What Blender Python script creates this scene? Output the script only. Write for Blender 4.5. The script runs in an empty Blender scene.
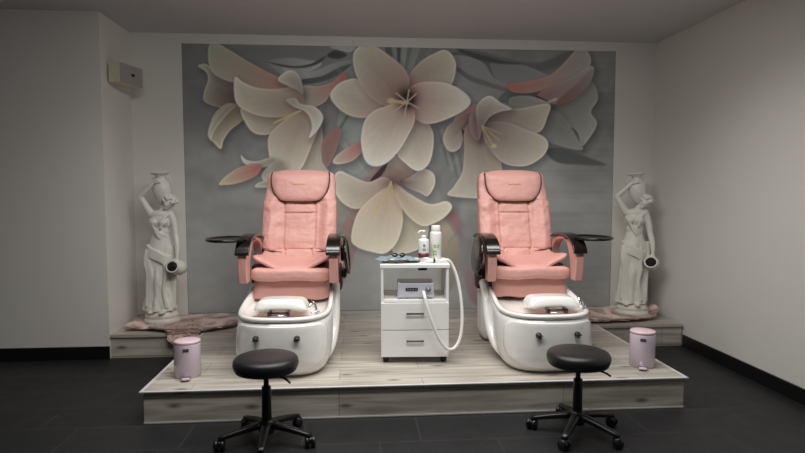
import bpy, bmesh, math, random
import numpy as np
from mathutils import Vector, Matrix, noise
random.seed(7)
SC = bpy.context.scene
COL = SC.collection
PI = math.pi
R = math.radians

# ------------------------------------------------------------------ materials
def srgb(r, g, b):
    f = lambda c: (c/255/12.92) if c/255 <= .04045 else ((c/255+.055)/1.055)**2.4
    return (f(r), f(g), f(b), 1)

def mat(name, col, rough=.5, metal=0, coat=0, noise_amt=0, noise_scale=20, bump=0, bump_scale=30, trans=0, ior=None, sub=0, sheen=0):
    m = bpy.data.materials.new(name); m.use_nodes = True
    nt = m.node_tree; N = nt.nodes; L = nt.links
    b = N['Principled BSDF']
    b.inputs['Base Color'].default_value = col
    b.inputs['Roughness'].default_value = rough
    b.inputs['Metallic'].default_value = metal
    b.inputs['Coat Weight'].default_value = coat
    b.inputs['Coat Roughness'].default_value = .08
    b.inputs['Transmission Weight'].default_value = trans
    b.inputs['Sheen Weight'].default_value = sheen
    if ior: b.inputs['IOR'].default_value = ior
    tc = N.new('ShaderNodeTexCoord')
    if noise_amt:
        n = N.new('ShaderNodeTexNoise'); n.inputs['Scale'].default_value = noise_scale; n.inputs['Detail'].default_value = 4
        L.new(tc.outputs['Object'], n.inputs['Vector'])
        mr = N.new('ShaderNodeMapRange'); mr.inputs[3].default_value = 1-noise_amt; mr.inputs[4].default_value = 1+noise_amt
        L.new(n.outputs['Fac'], mr.inputs[0])
        mx = N.new('ShaderNodeVectorMath'); mx.operation = 'SCALE'; mx.inputs[0].default_value = col[:3]
        L.new(mr.outputs[0], mx.inputs['Scale']); L.new(mx.outputs[0], b.inputs['Base Color'])
    if bump:
        n2 = N.new('ShaderNodeTexNoise'); n2.inputs['Scale'].default_value = bump_scale; n2.inputs['Detail'].default_value = 3
        L.new(tc.outputs['Object'], n2.inputs['Vector'])
        bp = N.new('ShaderNodeBump'); bp.inputs['Strength'].default_value = bump; bp.inputs['Distance'].default_value = .01
        L.new(n2.outputs['Fac'], bp.inputs['Height']); L.new(bp.outputs[0], b.inputs['Normal'])
    return m

M = {}
M['wall'] = mat('wall_paint', srgb(224, 221, 215), .75, noise_amt=.02, noise_scale=3, bump=.06, bump_scale=160)
M['ceiling'] = mat('ceiling_paint', srgb(208, 209, 212), .85, noise_amt=.02, noise_scale=2)
M['black_base'] = mat('black_skirting', srgb(16, 16, 17), .4)
M['alu'] = mat('brushed_aluminium', srgb(226, 226, 226), .4, metal=.25)
M['skirt'] = mat('pale_skirting', srgb(176, 174, 170), .5)
M['pink'] = mat('pink_leather', srgb(219, 164, 154), .5, noise_amt=.04, noise_scale=9, bump=.8, bump_scale=17)
M['pink_side'] = mat('pink_leather_side', srgb(213, 158, 148), .5, noise_amt=.03, noise_scale=9, bump=.15, bump_scale=30)
M['brown'] = mat('brown_piping_and_slit_shade', srgb(66, 34, 30), .5)
M['gold'] = mat('gold_thread', srgb(214, 150, 84), .5)
M['gloss_black'] = mat('black_lacquer', srgb(15, 10, 9), .22, coat=.15)
M['black'] = mat('black_plastic', srgb(15, 15, 16), .35)
M['vinyl'] = mat('black_vinyl', srgb(24, 24, 26), .42, bump=.05, bump_scale=250)
M['shell'] = mat('white_gelcoat', srgb(240, 238, 233), .18, coat=.5)
M['shell_dark'] = mat('basin_cream', srgb(214, 196, 172), .25, coat=.3)
M['red_reflection'] = mat('basin_red_reflection', srgb(120, 74, 64), .3)  # reddish tint of a reflection put into the colour
M['pad'] = mat('white_vinyl', srgb(238, 238, 232), .2, coat=.4)
M['chrome'] = mat('chrome', srgb(205, 205, 208), .12, metal=1)
M['cart'] = mat('white_laminate', srgb(240, 239, 237), .35)
M['handle'] = mat('satin_handle', srgb(130, 130, 130), .35, metal=.7)
M['device'] = mat('device_casing', srgb(205, 205, 214), .35)
M['hose'] = mat('white_hose', srgb(228, 226, 222), .35)
M['bin'] = mat('pink_bin_paint', srgb(222, 204, 218), .22, coat=.25)
M['bin_in'] = mat('pink_bin_lid', srgb(232, 204, 214), .25, coat=.3)
M['white_plastic'] = mat('white_plastic', srgb(226, 226, 222), .3)
M['label_red'] = mat('wine_label', srgb(104, 30, 42), .4)
M['green'] = mat('green_print', srgb(120, 190, 60), .5)
M['grey_print'] = mat('grey_print', srgb(120, 124, 128), .5)
M['cloth'] = mat('blue_grey_cloth', srgb(134, 147, 152), .9, noise_amt=.25, noise_scale=60, bump=.4, bump_scale=80)
M['statue'] = mat('white_plaster', srgb(222, 220, 210), .45, noise_amt=.02, noise_scale=12, bump=.1, bump_scale=40)
M['dark_hole'] = mat('jug_inside', srgb(30, 12, 12), .6)
M['sensor'] = mat('ivory_plastic', srgb(214, 210, 180), .5)
M['sensor_side'] = mat('sensor_grey_front', srgb(166, 160, 156), .55)
M['fur'] = mat('sheepskin', srgb(238, 212, 200), .95, noise_amt=.12, noise_scale=14, sheen=.3)
M['glass'] = mat('clear_glass', (1, 1, 1, 1), .02, trans=1, ior=1.45)
M['frame'] = mat('window_frame_white', srgb(230, 230, 230), .4)

def wood_mat():
    m = bpy.data.materials.new('grey_oak_planks'); m.use_nodes = True
    nt = m.node_tree; N = nt.nodes; L = nt.links; b = N['Principled BSDF']
    b.inputs['Roughness'].default_value = .36
    tc = N.new('ShaderNodeTexCoord'); sep = N.new('ShaderNodeSeparateXYZ'); L.new(tc.outputs['Object'], sep.inputs[0])
    # plank coordinate runs down the riser as well: v = y - z
    ad = N.new('ShaderNodeMath'); ad.operation = 'SUBTRACT'; L.new(sep.outputs['Y'], ad.inputs[0]); L.new(sep.outputs['Z'], ad.inputs[1])
    cb = N.new('ShaderNodeCombineXYZ'); L.new(sep.outputs['X'], cb.inputs[0]); L.new(ad.outputs[0], cb.inputs[1])
    br = N.new('ShaderNodeTexBrick'); L.new(cb.outputs[0], br.inputs['Vector'])
    br.inputs['Scale'].default_value = 1; br.inputs['Brick Width'].default_value = 1.28; br.inputs['Row Height'].default_value = .19
    br.inputs['Mortar Size'].default_value = .0016; br.inputs['Mortar Smooth'].default_value = .3; br.inputs['Bias'].default_value = 0
    br.offset = .37
    br.inputs['Color1'].default_value = srgb(208, 201, 188); br.inputs['Color2'].default_value = srgb(186, 180, 170); br.inputs['Mortar'].default_value = srgb(112, 106, 98)
    # grain
    mp = N.new('ShaderNodeMapping'); mp.inputs['Scale'].default_value = (1.3, 17, 1); L.new(cb.outputs[0], mp.inputs[0])
    n = N.new('ShaderNodeTexNoise'); n.inputs['Scale'].default_value = 1.6; n.inputs['Detail'].default_value = 7; n.inputs['Distortion'].default_value = .6
    L.new(mp.outputs[0], n.inputs['Vector'])
    cr = N.new('ShaderNodeValToRGB'); e = cr.color_ramp.elements
    e[0].position = .3; e[0].color = (.56, .54, .51, 1); e[1].position = .62; e[1].color = (1, 1, 1, 1)
    L.new(n.outputs['Fac'], cr.inputs[0])
    mx = N.new('ShaderNodeMix'); mx.data_type = 'RGBA'; mx.blend_type = 'MULTIPLY'; mx.inputs[0].default_value = 1
    L.new(br.outputs['Color'], mx.inputs[6]); L.new(cr.outputs[0], mx.inputs[7])
    # knots
    mp2 = N.new('ShaderNodeMapping'); mp2.inputs['Scale'].default_value = (1.5, 4.2, 1); mp2.inputs['Location'].default_value = (.3, .15, 0); L.new(cb.outputs[0], mp2.inputs[0])
    v = N.new('ShaderNodeTexVoronoi'); v.voronoi_dimensions = '2D'; v.inputs['Scale'].default_value = 1.25; v.inputs['Randomness'].default_value = .9; L.new(mp2.outputs[0], v.inputs['Vector'])
    cr2 = N.new('ShaderNodeValToRGB'); e = cr2.color_ramp.elements
    e[0].position = .02; e[0].color = (.2, .18, .15, 1); e[1].position = .105; e[1].color = (1, 1, 1, 1)
    L.new(v.outputs['Distance'], cr2.inputs[0])
    mx2 = N.new('ShaderNodeMix'); mx2.data_type = 'RGBA'; mx2.blend_type = 'MULTIPLY'; mx2.inputs[0].default_value = .85
    L.new(mx.outputs[2], mx2.inputs[6]); L.new(cr2.outputs[0], mx2.inputs[7])
    L.new(mx2.outputs[2], b.inputs['Base Color'])
    return m
M['wood'] = wood_mat()

def tile_mat():
    m = bpy.data.materials.new('black_slate_tiles'); m.use_nodes = True
    nt = m.node_tree; N = nt.nodes; L = nt.links; b = N['Principled BSDF']
    tc = N.new('ShaderNodeTexCoord')
    mp = N.new('ShaderNodeMapping'); mp.inputs['Location'].default_value = (.05, .06, 0); L.new(tc.outputs['Object'], mp.inputs[0])
    br = N.new('ShaderNodeTexBrick'); L.new(mp.outputs[0], br.inputs['Vector'])
    br.inputs['Scale'].default_value = 1; br.inputs['Brick Width'].default_value = .6; br.inputs['Row Height'].default_value = .3
    br.inputs['Mortar Size'].default_value = .0022; br.offset = .35
    br.inputs['Color1'].default_value = srgb(27, 27, 29); br.inputs['Color2'].default_value = srgb(23, 23, 25); br.inputs['Mortar'].default_value = srgb(58, 57, 56)
    L.new(br.outputs['Color'], b.inputs['Base Color'])
    n = N.new('ShaderNodeTexNoise'); n.inputs['Scale'].default_value = 9; n.inputs['Detail'].default_value = 6; L.new(tc.outputs['Object'], n.inputs['Vector'])
    mr = N.new('ShaderNodeMapRange'); mr.inputs[3].default_value = .4; mr.inputs[4].default_value = .65; L.new(n.outputs['Fac'], mr.inputs[0]); L.new(mr.outputs[0], b.inputs['Roughness'])
    bp = N.new('ShaderNodeBump'); bp.inputs['Strength'].default_value = .15; bp.inputs['Distance'].default_value = .01
    L.new(n.outputs['Fac'], bp.inputs['Height']); L.new(bp.outputs[0], b.inputs['Normal'])
    return m
M['tile'] = tile_mat()

# ------------------------------------------------------------------ geometry helpers
def obj(name, bm, m, parent=None, smooth=False, bevel=0, seg=2, loc=None, rot=None, sub=0, mods=None):
    bmesh.ops.recalc_face_normals(bm, faces=bm.faces)
    me = bpy.data.meshes.new(name); bm.to_mesh(me); bm.free()
    me.materials.append(M[m] if isinstance(m, str) else m)
    if smooth:
        for p in me.polygons: p.use_smooth = True
    o = bpy.data.objects.new(name, me); COL.objects.link(o)
    if parent: o.parent = parent
    if loc is not None: o.location = loc
    if rot is not None: o.rotation_euler = rot
    if bevel:
        md = o.modifiers.new('bevel', 'BEVEL'); md.width = bevel; md.segments = seg; md.limit_method = 'ANGLE'; md.angle_limit = R(35)
        me.polygons.foreach_set('use_smooth', [True]*len(me.polygons))
        md.harden_normals = True
    if sub:
        md = o.modifiers.new('sub', 'SUBSURF'); md.levels = sub; md.render_levels = sub
    return o

def thing(name, label, cat, loc=(0, 0, 0), rotz=0, group=None):
    o = bpy.data.objects.new(name, None); COL.objects.link(o); o.location = loc; o.rotation_euler = (0, 0, rotz)
    o.empty_display_size = .1
    return tag(o, label, cat, group)

def tag(o, label, cat, group=None):
    o['label'] = label; o['category'] = cat
    if group: o['group'] = group
    return o

def struct(o):
    o['kind'] = 'structure'; return o

def box(bm, x0, x1, y0, y1, z0, z1):
    v = [bm.verts.new(p) for p in ((x0,y0,z0),(x1,y0,z0),(x1,y1,z0),(x0,y1,z0),(x0,y0,z1),(x1,y0,z1),(x1,y1,z1),(x0,y1,z1))]
    for f in ((0,3,2,1),(4,5,6,7),(0,1,5,4),(1,2,6,5),(2,3,7,6),(3,0,4,7)): bm.faces.new([v[i] for i in f])
    return bm

def B(*a):
    return box(bmesh.new(), *a)

def loft(bm, rings, cap0=True, cap1=True, closed=True):
    vr = [[bm.verts.new(p) for p in r] for r in rings]
    n = len(vr[0])
    for a, b in zip(vr, vr[1:]):
        for i in range(n if closed else n-1):
            j = (i+1) % n
            bm.faces.new((a[i], a[j], b[j], b[i]))
    if cap0: bm.faces.new(vr[0][::-1])
    if cap1: bm.faces.new(vr[-1])
    return bm

def lathe(bm, prof, seg=32, c=(0, 0, 0), sx=1, sy=1, M4=None):
    """prof: (radius, height) from bottom to top, closed on the axis by caps"""
    rings = []
    for r, z in prof:
        ring = []
        for i in range(seg):
            a = 2*PI*i/seg
            p = Vector((r*sx*math.cos(a), r*sy*math.sin(a), z))
            if M4 is not None: p = M4 @ p
            ring.append(p+Vector(c))
        rings.append(ring)
    return loft(bm, rings)

def crom(pts, n=6, closed=False):
    P = [Vector(p) for p in pts]; out = []
    N = len(P); rng = range(N if closed else N-1)
    for i in rng:
        if closed: p0, p1, p2, p3 = P[(i-1) % N], P[i], P[(i+1) % N], P[(i+2) % N]
        else: p0, p1, p2, p3 = P[max(i-1, 0)], P[i], P[i+1], P[min(i+2, N-1)]
        for k in range(n):
            t = k/n
            out.append(.5*((2*p1)+(p2-p0)*t+(2*p0-5*p1+4*p2-p3)*t*t+(3*p1-p0-3*p2+p3)*t**3))
    if not closed: out.append(P[-1].copy())
    return out

def tube(bm, pts, r, seg=10, n=6, smooth=True, rfun=None, flat=1):
    P = crom(pts, n) if smooth else [Vector(p) for p in pts]
    rings = []; up = None
    for i, p in enumerate(P):
        t = (P[min(i+1, len(P)-1)]-P[max(i-1, 0)]).normalized()
        if up is None:
            up = Vector((0, 0, 1)) if abs(t.z) < .9 else Vector((0, 1, 0))
        s = t.cross(up).normalized(); up = s.cross(t).normalized()
        rr = r if rfun is None else rfun(i/(len(P)-1))
        rings.append([p+s*rr*math.cos(2*PI*k/seg)*flat+up*rr*math.sin(2*PI*k/seg) for k in range(seg)])
    return loft(bm, rings)

def rbox(bm, c, h, r, n=10, fn=None):
    """rounded box: centre, half sizes, corner radius; fn bends the finished points"""
    tmp = bmesh.new(); bmesh.ops.create_cube(tmp, size=2)
    bmesh.ops.subdivide_edges(tmp, edges=tmp.edges, cuts=n, use_grid_fill=True)
    c = Vector(c); h = Vector(h); mp = {}
    for v in tmp.verts:
        # crowd the samples towards the edges
        q = Vector([math.copysign(abs(a)**.75, a)*b for a, b in zip(v.co, h)])
        inner = Vector([max(-(b-r), min(b-r, a)) for a, b in zip(q, h)])
        d = q-inner
        if d.length > 1e-9: d = d.normalized()*r
        p = inner+d
        if fn: p = fn(p, h)
        mp[v.index] = bm.verts.new(p+c)
    for f in tmp.faces: bm.faces.new([mp[v.index] for v in f.verts])
    tmp.free(); return bm

def prism_x(bm, pts, x0, x1):
    """closed outline in (y,z) pushed from x0 to x1"""
    a = [bm.verts.new((x0, p[0], p[1])) for p in pts]; b = [bm.verts.new((x1, p[0], p[1])) for p in pts]
    n = len(pts)
    for i in range(n): bm.faces.new((a[i], a[(i+1) % n], b[(i+1) % n], b[i]))
    bm.faces.new(a[::-1]); bm.faces.new(b)
    return bm

def puff(bm, outline, thick, mapf, n=7, edge=.25):
    """cushion: closed outline (2-D), domed on both faces; mapf(u, v, d) -> point"""
    cx = sum(p[0] for p in outline)/len(outline); cy = sum(p[1] for p in outline)/len(outline)
    rings = []
    for side in (-1, 1):
        rr = []
        for k in range(n):
            a = PI/2*k/n
            s = 1-(1-math.cos(a))*.98 if False else math.cos(a)**.35 if k else 1
            s = max(s, .02); d = side*thick*math.sin(a)**.9
            rr.append([mapf(cx+(p[0]-cx)*s, cy+(p[1]-cy)*s, d) for p in outline])
        rr.append([mapf(cx+(p[0]-cx)*.02, cy+(p[1]-cy)*.02, side*thick) for p in outline])
        rings = rr[::-1][:-1]+rings if side == -1 else rings+rr
    return loft(bm, rings)

def sm(a, b, x):
    t = max(0, min(1, (x-a)/(b-a))); return t*t*(3-2*t)

# ------------------------------------------------------------------ camera
CAM = Vector((-.3696, -5.0009, 1.2802)); FPX = 580.48; PITCH = .0671; YAW = .0787
cam = bpy.data.cameras.new('camera'); co = bpy.data.objects.new('camera', cam); COL.objects.link(co)
cam.sensor_fit = 'HORIZONTAL'; cam.sensor_width = 36; cam.lens = FPX/805*36; cam.clip_start = .05
co.location = CAM; co.rotation_euler = (PI/2-PITCH, 0, -YAW)
SC.camera = co
SC.view_settings.view_transform = 'Standard'; SC.view_settings.look = 'None'; SC.view_settings.gamma = 1
SC.view_settings.use_curve_mapping = False
SC.view_settings.exposure = 0.06

# ------------------------------------------------------------------ room
H = .18                       # height of the podium
WL, WR, ZC, SY, PY, PX = -2.216, 2.265, 2.547, -.568, -1.822, 1.543
LX, BY = -4.6, -7.2           # room behind the camera
struct(obj('floor', B(LX, WR, BY, 0, -.1, 0), 'tile'))
struct(obj('ceiling', B(LX-.1, WR+.1, BY-.1, .1, ZC, ZC+.1), 'ceiling'))
struct(obj('wall_back', B(WL-.1, WR+.1, 0, .1, -.1, ZC), 'wall'))
struct(obj('wall_left', B(WL-.1, WL, SY, 0, 0, ZC), 'wall'))
bm = bmesh.new()
box(bm, LX-.1, WL-.1, SY, SY+.1, -.1, ZC)
struct(obj('wall_left_return', bm, 'wall'))
struct(obj('wall_far_left', B(LX-.1, LX, BY, SY, -.1, ZC), 'wall'))
struct(obj('wall_front', B(LX-.1, WR+.1, BY-.1, BY, -.1, ZC), 'wall'))
# right wall with a window opening well in front of the alcove
WY0, WY1, WZ0, WZ1 = -4.6, -2.5, .75, 2.25
bm = bmesh.new()
box(bm, WR, WR+.1, WY1, 0, -.1, ZC); box(bm, WR, WR+.1, BY, WY0, -.1, ZC)
box(bm, WR, WR+.1, WY0, WY1, -.1, WZ0); box(bm, WR, WR+.1, WY0, WY1, WZ1, ZC)
struct(obj('wall_right', bm, 'wall'))
bm = bmesh.new()
for a, b, c, d in ((WY0, WY1, WZ0, WZ0+.06), (WY0, WY1, WZ1-.06, WZ1), (WY0, WY0+.06, WZ0, WZ1), (WY1-.06, WY1, WZ0, WZ1), ((WY0+WY1)/2-.04, (WY0+WY1)/2+.04, WZ0, WZ1)):
    box(bm, WR+.02, WR+.08, a, b, c, d)
w = struct(obj('window_1', bm, 'frame'))
obj('window_pane', B(WR+.045, WR+.055, WY0+.06, WY1-.06, WZ0+.06, WZ1-.06), 'glass', w)

struct(obj('baseboard_left', B(LX, WL, SY-.014, SY, 0, .096), 'black_base'))
struct(obj('baseboard_right', B(WR-.014, WR, BY, SY-.001, 0, .092), 'black_base'))
bm = bmesh.new(); box(bm, WL, WR, -.012, 0, H+.001, H+.02); box(bm, WL, WR, -.007, 0, H+.02, H+.032)
struct(obj('baseboard_back', bm, 'skirt'))

# podium
def slab(x0, x1, y0, y1, sides):
    return B(x0, x1, y0, y1, H-.022, H)
pod = thing('podium', 'wide low podium of pale grey wood planks carrying both pink chairs', 'podium')
PY -= .015
obj('deck', B(-PX+.0165, PX-.0165, PY+.0145, -.001, H-.022, H), 'wood', pod)
obj('riser', B(-PX+.016, PX-.016, PY+.091, PY+.103, .008, H-.023), 'wood', pod, loc=(0, -.077, 0))
for s in (-1, 1):
    obj('side_panel', B(min(s*(PX-.022), s*(PX-.010)), max(s*(PX-.022), s*(PX-.010)), PY+.027, -.001, 0, H-.023), 'black', pod)
obj('edge_trim', B(-PX-.002, PX+.002, PY-.004, PY+.014, H-.005, H), 'alu', pod)
for s in (-1, 1):
    xs = sorted((s*(PX-.016), s*(PX+.002)))
    obj('edge_trim', B(*xs, PY+.0145, -.001, H-.005, H), 'alu', pod)
obj('base_trim', B(-PX+.016, PX-.016, PY+.006, PY+.0135, 0, .007), 'alu', pod)
for s, nm in ((-1, 'grey wood side step in the left corner, under the statue nearest the alarm box'), (1, 'grey wood side step in the right corner beside the bare wall, under a statue')):
    x0, x1 = (WL+.001, -PX-.006) if s < 0 else (PX+.006, WR-.016)
    st = thing('side_step', nm, 'step')
    obj('deck', B(x0, x1, SY, -.001, H-.022, H), 'wood', st)
    obj('riser', B(x0, x1, SY+.012, SY+.03, 0, H-.023), 'wood', st)

# ------------------------------------------------------------------ mural (flat printed wallpaper), painted on a fine grid
def mural():
    x0, x1, z0, z1 = -.669-1.132, 3.0264-1.132, H+.033, 2.4647
    nx, nz = 560, 345
    gx = np.linspace(x0, x1, nx); gz = np.linspace(z0, z1, nz)
    X, Z = np.meshgrid(gx, gz)
    # design coordinates of the print (the artwork was drawn on this grid)
    cy, sy = math.cos(YAW), math.sin(YAW); cp, sp = math.cos(PITCH), math.sin(PITCH)
    dx = X-CAM.x; dy = 0-CAM.y; dz = Z-CAM.z
    rt = dx*cy-dy*sy; fw = dx*sy+dy*cy
    dep = fw*cp-dz*sp; upv = fw*sp+dz*cp
    PXs = 402.5+FPX*rt/dep; PYs = 226.5-FPX*upv/dep
    rng = np.random.RandomState(3)
    def vnoise(sx, sy_, seed):
        g = np.random.RandomState(seed).rand(60, 60)
        u = (PXs/sx) % 58; v = (PYs/sy_) % 58
        i = u.astype(int); j = v.astype(int); a = u-i; b = v-j; a = a*a*(3-2*a); b = b*b*(3-2*b)
        return (g[j, i]*(1-a)*(1-b)+g[j, i+1]*a*(1-b)+g[j+1, i]*(1-a)*b+g[j+1, i+1]*a*b)-.5
    base = np.array([148, 149, 150.])
    C = np.ones((nz, nx, 3))*base
    n = vnoise(34, 26, 1)*18+vnoise(14, 9, 2)*9+vnoise(60, 3, 5)*7*(PXs > 470)+vnoise(5, 5, 6)*4
    C += n[..., None]
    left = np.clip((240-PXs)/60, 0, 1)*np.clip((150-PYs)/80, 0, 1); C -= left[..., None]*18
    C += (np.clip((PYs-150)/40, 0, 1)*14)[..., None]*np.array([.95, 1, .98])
    def sdist(poly):
        P = np.array(poly); m = np.full(PXs.shape, 1e9); ins = np.zeros(PXs.shape, bool)
        pad = 16
        sel = (PXs > P[:, 0].min()-pad) & (PXs < P[:, 0].max()+pad) & (PYs > P[:, 1].min()-pad) & (PYs < P[:, 1].max()+pad)
        x = PXs[sel]; y = PYs[sel]; mm = np.full(x.shape, 1e9); ii = np.zeros(x.shape, bool)
        for a, b in zip(P, np.roll(P, -1, 0)):
            e = b-a; L2 = e@e+1e-9
            t = np.clip(((x-a[0])*e[0]+(y-a[1])*e[1])/L2, 0, 1)
            mm = np.minimum(mm, np.hypot(x-a[0]-t*e[0], y-a[1]-t*e[1]))
            if a[1] != b[1]:
                c = ((a[1] > y) != (b[1] > y)) & (x < (b[0]-a[0])*(y-a[1])/(b[1]-a[1])+a[0]); ii ^= c
        return sel, np.where(ii, mm, -mm), x, y
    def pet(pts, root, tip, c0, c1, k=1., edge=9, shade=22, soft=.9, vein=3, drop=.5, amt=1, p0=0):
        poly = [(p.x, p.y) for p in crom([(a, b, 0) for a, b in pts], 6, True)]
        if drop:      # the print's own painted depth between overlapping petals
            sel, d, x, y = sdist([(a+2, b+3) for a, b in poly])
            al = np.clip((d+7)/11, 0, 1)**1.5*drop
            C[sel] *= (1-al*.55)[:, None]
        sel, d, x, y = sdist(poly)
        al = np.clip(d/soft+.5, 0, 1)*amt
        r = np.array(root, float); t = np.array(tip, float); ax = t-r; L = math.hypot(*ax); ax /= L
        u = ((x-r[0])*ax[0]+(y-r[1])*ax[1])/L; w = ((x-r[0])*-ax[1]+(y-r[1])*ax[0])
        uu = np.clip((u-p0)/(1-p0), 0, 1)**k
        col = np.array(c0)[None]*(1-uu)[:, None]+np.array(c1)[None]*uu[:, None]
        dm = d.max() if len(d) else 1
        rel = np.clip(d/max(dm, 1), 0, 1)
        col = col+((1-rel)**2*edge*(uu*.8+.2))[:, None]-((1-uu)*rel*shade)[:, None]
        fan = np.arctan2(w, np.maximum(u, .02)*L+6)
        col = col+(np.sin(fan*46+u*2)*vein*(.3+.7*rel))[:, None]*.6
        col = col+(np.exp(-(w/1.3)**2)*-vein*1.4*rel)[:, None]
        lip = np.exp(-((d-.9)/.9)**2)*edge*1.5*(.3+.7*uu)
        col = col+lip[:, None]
        C[sel] = C[sel]*(1-al)[:, None]+col*al[:, None]
    def line(a, b, w, c, amt=1):
        a = np.array(a, float); b = np.array(b, float); e = b-a
        t = np.clip(((PXs-a[0])*e[0]+(PYs-a[1])*e[1])/(e@e), 0, 1)
        d = np.hypot(PXs-a[0]-t*e[0], PYs-a[1]-t*e[1]); al = np.clip((w-d)/.7+.5, 0, 1)*amt
        C[:] = C*(1-al)[..., None]+np.array(c)*al[..., None]
    def blob(c, rx, ry, col, amt=1, pw=1):
        q = ((PXs-c[0])/rx)**2+((PYs-c[1])/ry)**2; al = np.exp(-q**pw)*amt
        C[:] = C*(1-al)[..., None]+np.array(col)*al[..., None]
    flat = dict(edge=3, shade=0, vein=1.5, drop=0)
    G1 = (184, 187, 188); G2 = (132, 136, 138); G3 = (188, 190, 190)
    # grey leaves and gauze behind
    pet([(222,44),(262,46),(300,46),(345,46),(352,60),(340,72),(318,86),(290,84),(262,76),(238,60)], (230,50), (345,60), G2, (138,141,145), soft=3, **flat)
    pet([(268,62),(290,58),(306,60),(322,64),(300,76),(285,76)], (270,60), (320,66), (150,152,155), G1, soft=2, **flat)
    pet([(283,68),(310,72),(334,63),(352,60),(354,66),(335,76),(318,84),(300,82)], (285,70), (350,62), G1, (150,154,158), soft=2, **flat)
    pet([(268,62),(292,66),(310,64),(326,56),(318,64),(302,68),(284,67)], (270,62), (326,58), (88,90,92), (88,90,92), soft=1.2, **flat)
    pet([(327,56),(336,50),(347,55),(338,59)], (327,56), (347,56), (78,80,82), (88,90,92), soft=1, **flat)
    pet([(300,80),(322,76),(338,68),(352,64),(340,74),(322,82),(305,84)], (300,82), (352,66), (92,100,102), (100,108,110), soft=1.2, **flat)
    pet([(330,47),(345,45),(356,46),(350,52),(338,50)], (330,47), (352,48), G3, G1, soft=1.2, **flat)
    for i, (x, w, c) in enumerate(((388, 4, (100,106,108)), (394, 3, (150,158,160)), (399, 2.4, (84,90,92)), (405, 4, (160,168,166)), (411, 3, (120,128,128)), (418, 5, (150,158,156)), (426, 4, (128,134,134)))):
        line((x, 44), (402+(x-402)*.45, 80), w, c, .8)
    pet([(442,58),(470,50),(505,58),(540,62),(575,48),(560,66),(530,76),(500,80),(465,74)], (440,60), (570,55), (112,116,118), (120,124,124), soft=3, **flat)
    pet([(440,62),(458,55),(482,62),(494,78),(512,90),(502,98),(474,94),(452,82)], (440,62), (510,92), (158,158,162), (150,150,152), soft=1.2, **flat)
    pet([(456,66),(472,76),(495,84),(512,90),(512,94),(492,88),(470,81),(456,70)], (456,66), (512,92), (118,120,122), (128,130,130), soft=1, **flat)
    pet([(492,60),(520,64),(545,74),(552,82),(528,84),(506,84),(494,76)], (492,64), (550,82), (140,143,146), (158,158,160), soft=1.5, **flat)
    pet([(455,48),(478,54),(500,60),(524,64),(500,64),(476,59)], (455,48), (524,64), (86,90,92), (96,100,100), soft=1.2, **flat)
    pet([(505,92),(530,92),(552,84),(560,82),(545,100),(525,104),(500,102)], (505,95), (555,84), (112,128,126), (120,134,130), soft=1.5, **flat)
    # veil between centre and lower parts
    pet([(322,110),(345,104),(372,116),(368,160),(350,176),(322,176)], (330,110), (350,176), (140,138,142), (150,160,158), soft=3, **flat)
    pet([(340,112),(352,108),(365,118),(362,140),(350,150),(338,140)], (345,110), (352,150), (150,160,158), (160,168,164), soft=2, **flat)
    line((350, 112), (336, 135), 1.6, (110,118,118), .7)
    pet([(432,120),(460,118),(466,150),(462,200),(452,240),(440,200),(432,160)], (440,120), (450,235), (132,136,140), (150,152,146), soft=4, **flat)
    for k in range(5):
        line((437+k*5, 126+k*4), (448+k*4.5, 165+k*6), .9, (160,164,164) if k % 2 else (112,116,118), .6)
    pet([(336,186),(352,190),(372,200),(362,225),(346,222),(336,212)], (340,186), (352,225), (172,168,156), (158,158,150), soft=2, **flat)
    pet([(338,236),(350,214),(362,206),(358,240),(350,268),(338,288),(334,270)], (355,210), (338,288), (176,140,132), (160,140,134), soft=3, **flat)
    pet([(432,222),(446,222),(457,240),(459,262),(453,288),(441,290),(436,262)], (440,225), (450,288), (190,176,150), (150,146,134), soft=4, **flat)
    pet([(446,212),(454,210),(462,222),(463,240),(455,232)], (446,212), (462,240), (184,124,124), (150,140,140), soft=4, **flat)
    pet([(430,218),(438,222),(442,238),(438,250),(432,236)], (432,218), (438,250), (200,150,125), (170,150,130), soft=3, **flat)
    pet([(463,272),(470,266),(480,274),(485,292),(480,306),(469,298)], (470,268), (480,304), (170,150,158), (170,128,136), soft=3, **flat)
    for k in range(26):
        rr_ = random.Random(100+k); x_ = rr_.uniform(325, 470); y_ = rr_.uniform(48, 250)
        line((x_, y_), (402+(x_-402)*.7+rr_.uniform(-6, 6), y_+rr_.uniform(14, 34)), rr_.uniform(.6, 2.2), (176, 182, 180) if k % 2 else (124, 128, 128), .2)
    for k in range(16):
        rr_ = random.Random(50+k); y_ = rr_.uniform(95, 300); x_ = rr_.uniform(545, 600)
        line((x_-30, y_), (x_+20, y_+rr_.uniform(-2, 2)), rr_.uniform(.8, 2.5), (158, 160, 160) if k % 2 else (122, 124, 126), .10)
    # right hand distant lily
    pet([(548,106),(565,100),(590,82),(598,98),(591,112),(597,124),(588,140),(581,146),(577,132),(562,120)], (552,106), (590,130), (140,138,136), (176,178,172), edge=8, vein=3, shade=8)
    pet([(535,112),(550,108),(566,120),(578,140),(582,150),(560,146),(540,136)], (545,110), (575,148), (140,140,138), (162,164,162), edge=4, vein=3, shade=8)
    pet([(508,84),(520,82),(545,77),(560,67),(576,50),(586,50),(591,62),(583,74),(570,82),(550,88),(530,93),(512,92)], (508,88), (586,56), (206,118,104), (182,180,174), k=.75, edge=6, vein=3, shade=4)
    pet([(536,97),(546,88),(566,80),(580,72),(590,66),(594,70),(586,84),(570,98),(556,104),(545,103)], (540,100), (592,70), (176,128,128), (186,182,176), edge=6, vein=3, shade=10)
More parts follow.
